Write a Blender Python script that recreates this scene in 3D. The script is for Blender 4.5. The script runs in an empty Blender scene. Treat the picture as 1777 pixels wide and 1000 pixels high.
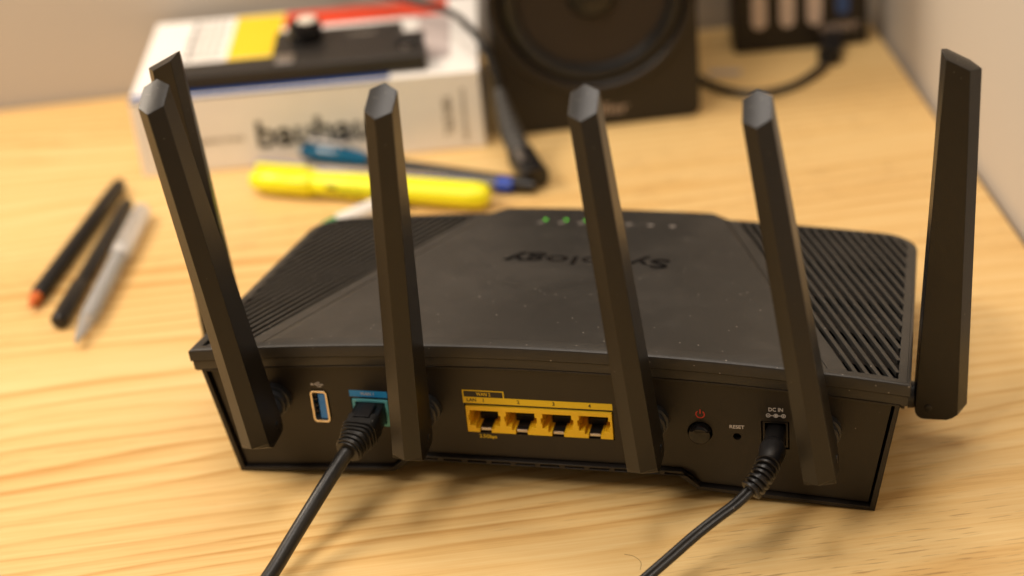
import bpy, bmesh, math, random
from math import sin, cos, pi, radians, sqrt, atan2
from mathutils import Vector, Matrix
from mathutils.geometry import tessellate_polygon

# ---------------------------------------------------------------- scene, camera, light
S = bpy.context.scene
COL = S.collection
MM = 0.001
rnd = random.Random(7)

cam_d = bpy.data.cameras.new('camera')
cam = bpy.data.objects.new('camera', cam_d)
COL.objects.link(cam)
S.camera = cam
cam_d.sensor_fit = 'HORIZONTAL'
cam_d.sensor_width = 36
cam_d.lens = 64.65
cam_d.clip_start = 0.01
cam_d.clip_end = 20
Rw = [[0.99245290477378, -0.1182837938375958, 0.03234464285583599],
      [-0.0870134110195796, -0.49343169965478423, 0.8654211830539674],
      [-0.0864054286999616, -0.8617041846777675, -0.49999999999999994]]
cm = Matrix.Identity(4)
for i in range(3):
    cm[i][0] = Rw[i][0]; cm[i][1] = -Rw[i][1]; cm[i][2] = -Rw[i][2]
cm[2][3] = 426.525 * MM
cam.matrix_world = cm
cam_d.dof.use_dof = True
cam_d.dof.focus_distance = 0.676
cam_d.dof.aperture_fstop = 4.6
cam_d.dof.aperture_blades = 0

w = bpy.data.worlds.new('World'); S.world = w; w.use_nodes = True
bg = w.node_tree.nodes['Background']
bg.inputs['Color'].default_value = (1.0, 0.83, 0.66, 1)
bg.inputs['Strength'].default_value = 0.17

def area(name, loc, target, size, power, color, size_y=None):
    d = bpy.data.lights.new(name, 'AREA'); d.energy = power; d.color = color
    d.shape = 'RECTANGLE' if size_y else 'DISK'; d.size = size
    if size_y: d.size_y = size_y
    o = bpy.data.objects.new(name, d); COL.objects.link(o)
    o.location = loc
    o.rotation_euler = (Vector(target) - Vector(loc)).to_track_quat('-Z', 'Y').to_euler()
    return o
area('desk_lamp', (-0.66, 0.88, 0.74), (0.0, 0.66, 0), 0.30, 7.0, (1.0, 0.85, 0.68), 0.30)
area('ceiling_lamp', (0.0, 0.74, 1.45), (0.03, 0.62, 0), 0.60, 8.4, (1.0, 0.90, 0.80), 0.50)
area('fill_light', (-0.70, 0.05, 1.45), (-0.05, 0.75, 0), 0.50, 10.5, (1.0, 0.88, 0.76), 0.50)  # added fill from front-left, brightens the book spine; not a real lamp

vs = S.view_settings
vs.view_transform = 'Standard'; vs.look = 'None'; vs.exposure = 0.0; vs.gamma = 1.0
S.render.resolution_x = 1024; S.render.resolution_y = 576

# ---------------------------------------------------------------- materials
def mat(name, col, rough=0.5, metal=0.0, bump=0.0, bscale=4000, coat=0.0, spec=0.5, trans=0.0, emit=None, var=0.0, ior=1.45, fuzz=0.0):
    m = bpy.data.materials.new(name); m.use_nodes = True
    nt = m.node_tree; b = nt.nodes['Principled BSDF']
    b.inputs['Base Color'].default_value = (*col, 1)
    b.inputs['Roughness'].default_value = rough
    b.inputs['Metallic'].default_value = metal
    b.inputs['Coat Weight'].default_value = coat
    b.inputs['Specular IOR Level'].default_value = spec
    b.inputs['Transmission Weight'].default_value = trans
    b.inputs['IOR'].default_value = ior
    if emit:
        b.inputs['Emission Color'].default_value = (*emit[0], 1); b.inputs['Emission Strength'].default_value = emit[1]
    tc = nt.nodes.new('ShaderNodeTexCoord')
    if var > 0 or bump == 0:
        n = nt.nodes.new('ShaderNodeTexNoise'); n.inputs['Scale'].default_value = 60; n.inputs['Detail'].default_value = 6
        nt.links.new(tc.outputs['Object'], n.inputs['Vector'])
        mx = nt.nodes.new('ShaderNodeMix'); mx.data_type = 'RGBA'
        v = var if var > 0 else 0.06
        mx.inputs[6].default_value = (*[c * (1 - v) for c in col], 1); mx.inputs[7].default_value = (*[min(1, c * (1 + v)) for c in col], 1)
        nt.links.new(n.outputs['Fac'], mx.inputs[0]); nt.links.new(mx.outputs[2], b.inputs['Base Color'])
    if bump > 0:
        n2 = nt.nodes.new('ShaderNodeTexNoise'); n2.inputs['Scale'].default_value = bscale; n2.inputs['Detail'].default_value = 2
        nt.links.new(tc.outputs['Object'], n2.inputs['Vector'])
        bp = nt.nodes.new('ShaderNodeBump'); bp.inputs['Strength'].default_value = bump; bp.inputs['Distance'].default_value = 0.0002
        nt.links.new(n2.outputs['Fac'], bp.inputs['Height']); nt.links.new(bp.outputs['Normal'], b.inputs['Normal'])
    return m

def plastic_dusty(name, col, rough, dust, dscale=420, thr=0.045):
    """textured black plastic with scattered dust specks and a few lint smears"""
    m = mat(name, col, rough, bump=0.35, bscale=2600, var=0.12)
    nt = m.node_tree; b = nt.nodes['Principled BSDF']
    tc = nt.nodes.new('ShaderNodeTexCoord')
    vo = nt.nodes.new('ShaderNodeTexVoronoi'); vo.inputs['Scale'].default_value = dscale; vo.inputs['Randomness'].default_value = 1
    nt.links.new(tc.outputs['Object'], vo.inputs['Vector'])
    # specks: small distance AND cell colour above a threshold
    l1 = nt.nodes.new('ShaderNodeMath'); l1.operation = 'LESS_THAN'; l1.inputs[1].default_value = 0.13
    nt.links.new(vo.outputs['Distance'], l1.inputs[0])
    sep = nt.nodes.new('ShaderNodeSeparateColor'); nt.links.new(vo.outputs['Color'], sep.inputs[0])
    l2 = nt.nodes.new('ShaderNodeMath'); l2.operation = 'LESS_THAN'; l2.inputs[1].default_value = thr
    nt.links.new(sep.outputs[0], l2.inputs[0])
    mu = nt.nodes.new('ShaderNodeMath'); mu.operation = 'MULTIPLY'
    nt.links.new(l1.outputs[0], mu.inputs[0]); nt.links.new(l2.outputs[0], mu.inputs[1])
    # faint dust film
    n = nt.nodes.new('ShaderNodeTexNoise'); n.inputs['Scale'].default_value = 22; n.inputs['Detail'].default_value = 8; n.inputs['Roughness'].default_value = 0.7
    nt.links.new(tc.outputs['Object'], n.inputs['Vector'])
    mr = nt.nodes.new('ShaderNodeMapRange'); mr.inputs[1].default_value = 0.45; mr.inputs[2].default_value = 0.8
    mr.inputs[3].default_value = 0; mr.inputs[4].default_value = dust
    nt.links.new(n.outputs['Fac'], mr.inputs[0])
    ad = nt.nodes.new('ShaderNodeMath'); ad.operation = 'ADD'; ad.use_clamp = True
    m2 = nt.nodes.new('ShaderNodeMath'); m2.operation = 'MULTIPLY'; m2.inputs[1].default_value = 0.45
    nt.links.new(mu.outputs[0], m2.inputs[0]); nt.links.new(m2.outputs[0], ad.inputs[0]); nt.links.new(mr.outputs[0], ad.inputs[1])
    mx = nt.nodes.new('ShaderNodeMix'); mx.data_type = 'RGBA'
    old = [l for l in nt.links if l.to_socket == b.inputs['Base Color']][0].from_socket
    nt.links.new(ad.outputs[0], mx.inputs[0]); nt.links.new(old, mx.inputs[6]); mx.inputs[7].default_value = (0.55, 0.5, 0.44, 1)
    nt.links.new(mx.outputs[2], b.inputs['Base Color'])
    return m

def wood():
    m = bpy.data.materials.new('pine_wood'); m.use_nodes = True
    nt = m.node_tree; b = nt.nodes['Principled BSDF']; L = nt.links.new
    tc = nt.nodes.new('ShaderNodeTexCoord')
    def mapping(sc, loc=(0, 0, 0), rot=(0, 0, 0)):
        mp = nt.nodes.new('ShaderNodeMapping'); mp.inputs['Scale'].default_value = sc; mp.inputs['Location'].default_value = loc
        mp.inputs['Rotation'].default_value = rot
        L(tc.outputs['Object'], mp.inputs[0]); return mp.outputs[0]
    def noise(vec, scale, detail=4, rough=0.5):
        n = nt.nodes.new('ShaderNodeTexNoise'); n.inputs['Scale'].default_value = scale; n.inputs['Detail'].default_value = detail
        n.inputs['Roughness'].default_value = rough
        L(vec, n.inputs['Vector']); return n.outputs['Fac']
    def math_(op, a, bb, clamp=False):
        n = nt.nodes.new('ShaderNodeMath'); n.operation = op; n.use_clamp = clamp
        for i, v in enumerate((a, bb)):
            if isinstance(v, (int, float)): n.inputs[i].default_value = v
            else: L(v, n.inputs[i])
        return n.outputs[0]
    def rng(v, a, bb, c, d):
        n = nt.nodes.new('ShaderNodeMapRange'); n.inputs[1].default_value = a; n.inputs[2].default_value = bb; n.inputs[3].default_value = c; n.inputs[4].default_value = d
        L(v, n.inputs[0]); return n.outputs[0]
    sep = nt.nodes.new('ShaderNodeSeparateXYZ'); L(tc.outputs['Object'], sep.inputs[0])
    warp = noise(mapping((1.1, 5.0, 1)), 1.6, 3)
    warp2 = noise(mapping((6.0, 26.0, 1)), 1.0, 3)
    y = math_('ADD', math_('ADD', sep.outputs[1], math_('MULTIPLY', warp, 0.075)), math_('MULTIPLY', warp2, 0.006))
    # annual rings: saw profile with irregular spacing
    dens = noise(mapping((0.4, 3.2, 1), (3, 1, 0)), 1.3, 2)
    t = math_('MULTIPLY', math_('ADD', y, math_('MULTIPLY', dens, 0.26)), 84.0)
    fr = math_('FRACT', t, 0.0)
    ring = rng(fr, 0.0, 0.86, 0.0, 1.0)
    ring = math_('POWER', ring, 2.6)
    ringback = rng(fr, 0.86, 1.0, 1.0, 0.0)
    ring = math_('MINIMUM', ring, ringback)
    amp = rng(noise(mapping((0.9, 9.0, 1), (7, 2, 0)), 1.4, 3), 0.35, 0.65, 0.25, 1.0)
    ring = math_('MULTIPLY', ring, amp)
    fine = noise(mapping((7, 330, 1)), 1.0, 5, 0.65)
    fine2 = noise(mapping((26, 900, 1)), 1.0, 3, 0.6)
    big = noise(mapping((1.2, 5, 1), (1, 9, 0)), 1.3, 3)
    pore = noise(mapping((55, 900, 1), (5, 5, 0)), 1.0, 2, 0.6)
    pore_f = rng(pore, 0.59, 0.67, 0.0, 1.0)
    pore_mask = rng(noise(mapping((4, 14, 1), (2, 8, 0)), 1.0, 2), 0.46, 0.60, 0.0, 1.0)
    pore_f = math_('MULTIPLY', pore_f, pore_mask)
    f = math_('ADD', math_('MULTIPLY', ring, 0.60), math_('ADD', math_('MULTIPLY', rng(fine, 0.35, 0.68, 0, 1), 0.27), math_('MULTIPLY', rng(fine2, 0.35, 0.65, 0, 1), 0.20)))
    f = math_('ADD', f, math_('MULTIPLY', rng(big, 0.35, 0.7, 0, 1), 0.30), True)
    cr = nt.nodes.new('ShaderNodeValToRGB'); L(f, cr.inputs[0])
    e = cr.color_ramp.elements
    e[0].position = 0.05; e[0].color = (0.77, 0.568, 0.268, 1)
    e[1].position = 0.95; e[1].color = (0.53, 0.285, 0.078, 1)
    k = e.new(0.5); k.color = (0.70, 0.458, 0.178, 1)
    mx = nt.nodes.new('ShaderNodeMix'); mx.data_type = 'RGBA'
    L(math_('MULTIPLY', pore_f, 0.62), mx.inputs[0]); L(cr.outputs[0], mx.inputs[6]); mx.inputs[7].default_value = (0.26, 0.12, 0.04, 1)
    L(mx.outputs[2], b.inputs['Base Color'])
    b.inputs['Roughness'].default_value = 0.42
    L(rng(fine, 0.2, 0.8, 0.34, 0.5), b.inputs['Roughness'])
    bp = nt.nodes.new('ShaderNodeBump'); bp.inputs['Strength'].default_value = 0.25; bp.inputs['Distance'].default_value = 0.0003
    L(math_('ADD', fine2, math_('MULTIPLY', ring, -0.4)), bp.inputs['Height']); L(bp.outputs[0], b.inputs['Normal'])
    return m

M_WOOD = wood()
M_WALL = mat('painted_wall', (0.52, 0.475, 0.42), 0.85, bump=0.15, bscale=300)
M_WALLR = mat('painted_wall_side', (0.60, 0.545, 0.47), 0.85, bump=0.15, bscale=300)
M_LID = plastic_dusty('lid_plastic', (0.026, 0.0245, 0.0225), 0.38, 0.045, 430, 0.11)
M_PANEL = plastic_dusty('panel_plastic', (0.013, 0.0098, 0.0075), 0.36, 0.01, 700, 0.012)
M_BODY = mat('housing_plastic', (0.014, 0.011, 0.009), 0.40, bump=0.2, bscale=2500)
M_ANT = plastic_dusty('antenna_plastic', (0.008, 0.007, 0.0065), 0.30, 0.008, 820, 0.02)
M_BLACK = mat('black_plastic', (0.010, 0.009, 0.009), 0.35, bump=0.1, bscale=1500)
M_RUBBER = plastic_dusty('cable_rubber', (0.010, 0.0095, 0.009), 0.34, 0.03, 640, 0.03)
M_HINGE = mat('hinge_plastic', (0.026, 0.027, 0.030), 0.30, bump=0.1, bscale=1500)
M_VOID = mat('dark_interior', (0.004, 0.004, 0.004), 0.8)
M_TRAY = mat('vent_tray_plastic', (0.028, 0.024, 0.021), 0.5)
M_YEL = mat('yellow_port_plastic', (0.92, 0.58, 0.02), 0.42)
M_YELP = mat('yellow_print', (0.86, 0.60, 0.02), 0.5)
M_TEAL = mat('teal_port_plastic', (0.12, 0.44, 0.48), 0.42)
M_BLUEP = mat('blue_print', (0.02, 0.29, 0.66), 0.45)
M_WHITEP = mat('white_print', (0.62, 0.58, 0.54), 0.55)
M_REDP = mat('red_print', (0.62, 0.03, 0.02), 0.5)
M_DARKP = mat('dark_print', (0.02, 0.016, 0.01), 0.5)
M_METAL = mat('usb_shell_metal', (0.90, 0.80, 0.66), 0.32, 1.0)
M_STEEL = mat('steel', (0.55, 0.52, 0.5), 0.3, 1.0)
M_USB = mat('usb_blue_plastic', (0.03, 0.25, 0.75), 0.35)
M_CONTACT = mat('contact_copper', (0.75, 0.45, 0.25), 0.35, 1.0)
M_GLOSS = mat('glossy_black_plastic', (0.010, 0.009, 0.009), 0.12)
M_LED = mat('green_led', (0.05, 0.3, 0.03), 0.4, emit=((0.16, 0.72, 0.05), 1.2))
M_ICON = mat('grey_icon_print', (0.30, 0.27, 0.25), 0.5)

# ---------------------------------------------------------------- helpers
def mk(name, V, F, m, parent=None, smooth=False, bevel=0.0, seg=2, scale=MM, auto=False):
    me = bpy.data.meshes.new(name)
    me.from_pydata([(v[0] * scale, v[1] * scale, v[2] * scale) for v in V], [], F)
    me.validate(); me.update()
    bm = bmesh.new(); bm.from_mesh(me); bmesh.ops.recalc_face_normals(bm, faces=bm.faces[:]); bm.to_mesh(me); bm.free()
    me.materials.append(m)
    if smooth:
        for p in me.polygons: p.use_smooth = True
        if smooth == 'angle':
            try: me.set_sharp_from_angle(angle=radians(35))
            except Exception: pass
    o = bpy.data.objects.new(name, me); COL.objects.link(o)
    if parent: o.parent = parent
    if bevel > 0:
        b = o.modifiers.new('bevel', 'BEVEL'); b.width = bevel * MM; b.segments = seg; b.limit_method = 'ANGLE'; b.angle_limit = radians(25)
        for p in me.polygons: p.use_smooth = True
        b.harden_normals = True
    return o

class MB:
    def __init__(s): s.V = []; s.F = []
    def add(s, V, F):
        n = len(s.V); s.V += [tuple(v) for v in V]; s.F += [tuple(i + n for i in f) for f in F]; return s
    def box(s, x0, x1, y0, y1, z0, z1):
        V = [(x, y, z) for z in (z0, z1) for y in (y0, y1) for x in (x0, x1)]
        return s.add(V, [(0, 2, 3, 1), (4, 5, 7, 6), (0, 1, 5, 4), (2, 6, 7, 3), (0, 4, 6, 2), (1, 3, 7, 5)])
    def build(s, name, m, parent=None, **k): return mk(name, s.V, s.F, m, parent, **k)

def tess_prism(loops, y0, y1):
    """prism along y of a polygon in (x,z) with holes"""
    V = []; F = []; n = 0
    flat = [p for l in loops for p in l]
    tri = tessellate_polygon([[Vector((p[0], p[1], 0)) for p in l] for l in loops])
    N = len(flat)
    V = [(p[0], y0, p[1]) for p in flat] + [(p[0], y1, p[1]) for p in flat]
    for t in tri:
        F.append(tuple(t)); F.append(tuple(i + N for i in reversed(t)))
    o = 0
    for l in loops:
        k = len(l)
        for i in range(k):
            a = o + i; b = o + (i + 1) % k
            F.append((a, b, b + N, a + N))
        o += k
    return V, F

def circ(cx, cz, r, n=20): return [(cx + r * cos(2 * pi * i / n), cz + r * sin(2 * pi * i / n)) for i in range(n)]
def rect(x0, x1, z0, z1): return [(x0, z0), (x1, z0), (x1, z1), (x0, z1)]
def rrect(x0, x1, z0, z1, r, n=5):
    P = []
    for cx, cz, a in ((x1 - r, z1 - r, 0), (x0 + r, z1 - r, 90), (x0 + r, z0 + r, 180), (x1 - r, z0 + r, 270)):
        for i in range(n + 1):
            t = radians(a + 90 * i / n); P.append((cx + r * cos(t), cz + r * sin(t)))
    return P

def catmull(P, n=8):
    P = [Vector(p) for p in P]; out = []
    Q = [2 * P[0] - P[1]] + P + [2 * P[-1] - P[-2]]
    for i in range(1, len(Q) - 2):
        a, b, c, d = Q[i - 1], Q[i], Q[i + 1], Q[i + 2]
        for j in range(n):
            t = j / n
            out.append(0.5 * ((2 * b) + (c - a) * t + (2 * a - 5 * b + 4 * c - d) * t * t + (3 * b - a - 3 * c + d) * t ** 3))
    out.append(P[-1]); return out

def sweep(path, section, up=Vector((0, 0, 1)), caps=True):
    """section(i, t) -> list of (side, up) offsets"""
    V = []; F = []; n = len(path); k = None
    T0 = None; U = None
    for i, p in enumerate(path):
        T_ = (path[min(i + 1, n - 1)] - path[max(i - 1, 0)]).normalized()
        if U is None:
            U = (up - T_ * up.dot(T_)).normalized()
        else:
            U = (U - T_ * U.dot(T_)).normalized()
        Sd = T_.cross(U)
        sec = section(i, i / (n - 1)); k = len(sec)
        for a, b in sec: V.append(p + Sd * a + U * b)
    for i in range(n - 1):
        for j in range(k):
            a = i * k + j; b = i * k + (j + 1) % k
            F.append((a, b, b + k, a + k))
    if caps:
        F.append(tuple(range(k - 1, -1, -1))); F.append(tuple((n - 1) * k + j for j in range(k)))
    return V, F

def ring_sec(rx, ry=None, n=16, p=2.0):
    ry = ry if ry is not None else rx
    out = []
    for i in range(n):
        t = 2 * pi * i / n; c, s_ = cos(t), sin(t)
        out.append((rx * math.copysign(abs(c) ** (2 / p), c), ry * math.copysign(abs(s_) ** (2 / p), s_)))
    return out

def tube(name, path, r, m, parent=None, n=16, **k):
    V, F = sweep([Vector(p) for p in path], lambda i, t: ring_sec(r(t) if callable(r) else r, n=n))
    return mk(name, V, F, m, parent, smooth='angle', **k)

def lathe(prof, axis='z', n=28, origin=(0, 0, 0)):
    """prof list of (r, h)"""
    V = []; F = []
    for r, h in prof:
        for i in range(n):
            t = 2 * pi * i / n
            if axis == 'z': V.append((origin[0] + r * cos(t), origin[1] + r * sin(t), origin[2] + h))
            elif axis == 'y': V.append((origin[0] + r * cos(t), origin[1] + h, origin[2] + r * sin(t)))
            else: V.append((origin[0] + h, origin[1] + r * cos(t), origin[2] + r * sin(t)))
    for k in range(len(prof) - 1):
        for i in range(n):
            a = k * n + i; b = k * n + (i + 1) % n
            F.append((a, b, b + n, a + n))
    F.append(tuple(range(n))); F.append(tuple((len(prof) - 1) * n + i for i in range(n)))
    return V, F

def tag(o, label=None, cat=None, group=None, kind=None):
    if label: o['label'] = label
    if cat: o['category'] = cat
    if group: o['group'] = group
    if kind: o['kind'] = kind
    return o

def empty(name, loc, rz=0.0, parent=None):
    o = bpy.data.objects.new(name, None); COL.objects.link(o)
    o.empty_display_size = 0.01
    o.location = (loc[0] * MM, loc[1] * MM, loc[2] * MM); o.rotation_euler = (0, 0, rz)
    if parent: o.parent = parent
    return o

def text(name, body, size, loc, rot, m, parent, extrude=0.04, align='CENTER', bold=0.0, sx=1.0, width=None):
    """printed lettering as thin real geometry; size and loc in mm; width rescales to that width"""
    c = bpy.data.curves.new(name, 'FONT'); c.body = body; c.size = size * MM; c.align_x = align; c.align_y = 'CENTER'
    c.extrude = extrude * MM; c.offset = bold * MM; c.resolution_u = 3
    t = bpy.data.objects.new('tmp_text', c); COL.objects.link(t)
    dg = bpy.context.evaluated_depsgraph_get(); dg.update()
    me = bpy.data.meshes.new_from_object(t.evaluated_get(dg))
    COL.objects.unlink(t); bpy.data.objects.remove(t); bpy.data.curves.remove(c)
    me.name = name
    me.materials.clear(); me.materials.append(m)
    if width:
        xs = [v.co.x for v in me.vertices]; k = width * MM / (max(xs) - min(xs))
        for v in me.vertices: v.co.x *= k
    elif sx != 1:
        for v in me.vertices: v.co.x *= sx
    o = bpy.data.objects.new(name, me); COL.objects.link(o); o.parent = parent
    o.location = (loc[0] * MM, loc[1] * MM, loc[2] * MM); o.rotation_euler = rot
    return o

# ---------------------------------------------------------------- setting
desk = MB().box(-900, 264, 150, 1018, -24, 0).build('desk', M_WOOD, bevel=1.0)
tag(desk, kind='structure')
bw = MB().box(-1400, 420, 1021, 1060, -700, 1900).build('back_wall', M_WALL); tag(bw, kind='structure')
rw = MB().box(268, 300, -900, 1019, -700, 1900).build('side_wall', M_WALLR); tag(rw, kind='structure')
fl = MB().box(-2200, 268, -2200, 1021, -740, -701).build('floor', mat('floor_boards', (0.32, 0.20, 0.11), 0.5)); tag(fl, kind='structure')

# ---------------------------------------------------------------- router
RO = empty('router', (27.169, 581.012, 0), radians(-17.66555))
tag(RO, 'black six-antenna internet router seen from behind, with yellow and teal network ports', 'router')

def T(u, d):
    t = u / 138.0
    zr = 65.7 - 8 * t * t; zf = 40 - 6 * t * t
    return zr + (zf - zr) * (d + 3) / 153.0
def xb(d): return 110.0 - 0.373 * (d + 3)        # half width of the raised centre panel

# housing: hollow shell lofted rear to front
def profile(y):
    k = y / 146.0
    P = []
    n = 14
    for i in range(n + 1):
        u = -134.5 + 269 * i / n
        P.append((u * (1 - 0.015 * k), T(u, y) - 9.5))
    side = 1 - 0.03 * k
    P += [(126 * side, 0 + 2 * k), (60 * side, 4.8), (53 * side, 10.6), (-53 * side, 10.6), (-60 * side, 4.8), (-126 * side, 0 + 2 * k)]
    return P
V = []; F = []
ys = [-1.8, 0.5, 40, 90, 130, 146]
for y in ys:
    for (x, z) in profile(max(y, 0)): V.append((x, y, z))
K = len(profile(0))
for i in range(len(ys) - 1):
    for j in range(K):
        a = i * K + j; b = i * K + (j + 1) % K
        F.append((a, b, b + K, a + K))
F.append(tuple((len(ys) - 1) * K + j for j in range(K)))
mk('housing', V, F, M_BODY, RO)

# rear rim with the row of slots along its raised middle
outer = [(x * 0.999, z - 0.02) if z > 30 else (x * 0.999, z + 0.05) for x, z in profile(0)]
inner_low = [(124.2, 1.9), (60.9, 6.4), (53.9, 12.9), (-53.9, 12.9), (-60.9, 6.4), (-124.2, 1.9)]
inner = [(-132.6, 47)] + [(-132.6 + 265.2 * i / 14, T(-132.6 + 265.2 * i / 14, 0) - 10.4) for i in range(15)] + [(132.6, 47)]
inner = inner[1:-1] + inner_low
dashes = [rect(-49.5 + 9.7 * i, -49.5 + 9.7 * i + 7.6, 11.3, 12.1) for i in range(11)]
V, F = tess_prism([outer, inner] + dashes, -1.9, 0.6)
mk('rear_rim', V, F, M_BODY, RO, bevel=0.25, seg=1)
V, F = tess_prism([rect(-53, 53, 10.9, 12.9)], 1.6, 2.2); mk('slot_backing', V, F, M_VOID, RO)
# groove behind the rim
V, F = tess_prism([[(x * 0.998, z) for x, z in inner], [(x * 0.985, z if z > 30 else z + 2.4) for x, z in inner]], 1.6, 2.4)
mk('rim_groove', V, F, M_VOID, RO)

# rear panel, with real openings
pan = [(-131.9 + 263.8 * i / 14, T(-131.9 + 263.8 * i / 14, 0) - 8.5) for i in range(15)] + \
      [(123.5, 2.6), (61.3, 7.1), (54.2, 13.6), (-54.2, 13.6), (-61.3, 7.1), (-123.5, 2.6)]
usb_o = [(-92.0, 27.2), (-90.6, 24.8), (-85.4, 24.8), (-84.0, 27.2), (-84.0, 38.1), (-85.4, 40.4), (-90.6, 40.4), (-92.0, 38.1)]
holes = [usb_o, rect(-75.0, -59.6, 24.6, 37.4), rect(-29.2, 28.8, 24.4, 37.3), circ(61.4, 30.2, 4.75, 28), circ(75.2, 29.1, 1.55, 16), rect(84.2, 94.6, 24.6, 36.8)]
V, F = tess_prism([pan] + holes, 0, 2.2)
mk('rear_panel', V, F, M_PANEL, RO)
V, F = tess_prism([circ(75.2, 29.1, 2.2, 16)], 3.2, 3.6); mk('reset_button', V, F, M_VOID, RO)
V, F = tess_prism([circ(61.4, 30.2, 6.2, 20)], 4.2, 4.6); mk('button_well', V, F, M_VOID, RO)
V, F = lathe([(4.1, 4.0), (4.1, -1.6), (3.95, -2.3), (3.5, -2.7), (2.6, -2.9), (0.2, -3.0)], 'y', 32, (61.4, 0, 30.2))
mk('power_button', V, F, M_GLOSS, RO, smooth='angle')

# lid edge band
def lid_outline():
    P = []
    for i in range(29): P.append((-138 + 276 * i / 28, -3.0))
    for i in range(1, 13): P.append((138 - 1.8 * i / 12, -3 + 136.5 * i / 12))
    cx, cy, r = 120.2, 133.5, 16.0
    for i in range(1, 8):
        t = radians(90 * i / 8); P.append((cx + r * cos(t), cy + r * sin(t) * 1.02))
    for i in range(14): P.append((120.2 - (120.2 - 55) * i / 13, 149.8 + 1.6 * i / 13))
    P += [(48, 156.5)]
    for i in range(1, 8): P.append((48 - 96 * i / 8, 156.5 + 1.2 * sin(pi * i / 8)))
    P += [(-48, 156.5)]
    R_ = [(-x, y) for x, y in P[29:29 + 12 + 7 + 14]][::-1]
    return P + R_
OL = lid_outline()
def inset(P, k):
    n = len(P); out = []
    for i in range(n):
        a = Vector(P[i - 1]); b = Vector(P[i]); c = Vector(P[(i + 1) % n])
        e1 = (b - a).normalized(); e2 = (c - b).normalized()
        n1 = Vector((-e1.y, e1.x)); n2 = Vector((-e2.y, e2.x)); m_ = (n1 + n2)
        if m_.length < 1e-6: m_ = n1
        m_.normalize(); s_ = 1 / max(0.5, m_.dot(n1))
        out.append(tuple(b + m_ * k * s_))
    return out
levels = [(4.5, -0.55), (1.5, -0.5), (1.25, -0.02), (0.9, -0.02), (0.25, -0.35), (0.0, -1.0), (0.15, -5.2), (1.3, -5.2), (1.3, -5.75), (0.75, -5.75), (0.95, -9.3), (1.6, -10.3), (4.5, -10.6)]
V = []; F = []
n = len(OL)
for k_, dz in levels:
    for (x, y), (x0, y0) in zip(inset(OL, k_), OL): V.append((x, y, T(x0, y0) + dz))
for i in range(len(levels) - 1):
    for j in range(n):
        a = i * n + j; b = i * n + (j + 1) % n
        F.append((a, b, b + n, a + n))
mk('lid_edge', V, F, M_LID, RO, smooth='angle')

# raised centre panel of the lid
V = []; F = []
ds = [-2.5, -1.6] + [5 + 7.35 * i for i in range(20)] + [150.5, 152.0, 156.6, 157.3]
cols = [-1, -0.985] + [-0.96 + 1.92 * i / 26 for i in range(27)] + [0.985, 1]
for r_, d in enumerate(ds):
    h = xb(d) if d < 151 else (xb(151) if d < 154 else 47.5)
    for c in cols:
        x = c * h
        off = 0.40
        if abs(c) == 1: off = -0.15
        elif abs(c) > 0.98: off = 0.32
        if r_ == 0: off = min(off, -0.1)
        if r_ == len(ds) - 1: off = -2.5
        V.append((x, d, T(x, d) + off))
n = len(cols)
for i in range(len(ds) - 1):
    for j in range(n - 1):
        F.append((i * n + j, i * n + j + 1, (i + 1) * n + j + 1, (i + 1) * n + j))
mk('centre_panel', V, F, M_LID, RO, smooth='angle')

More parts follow.
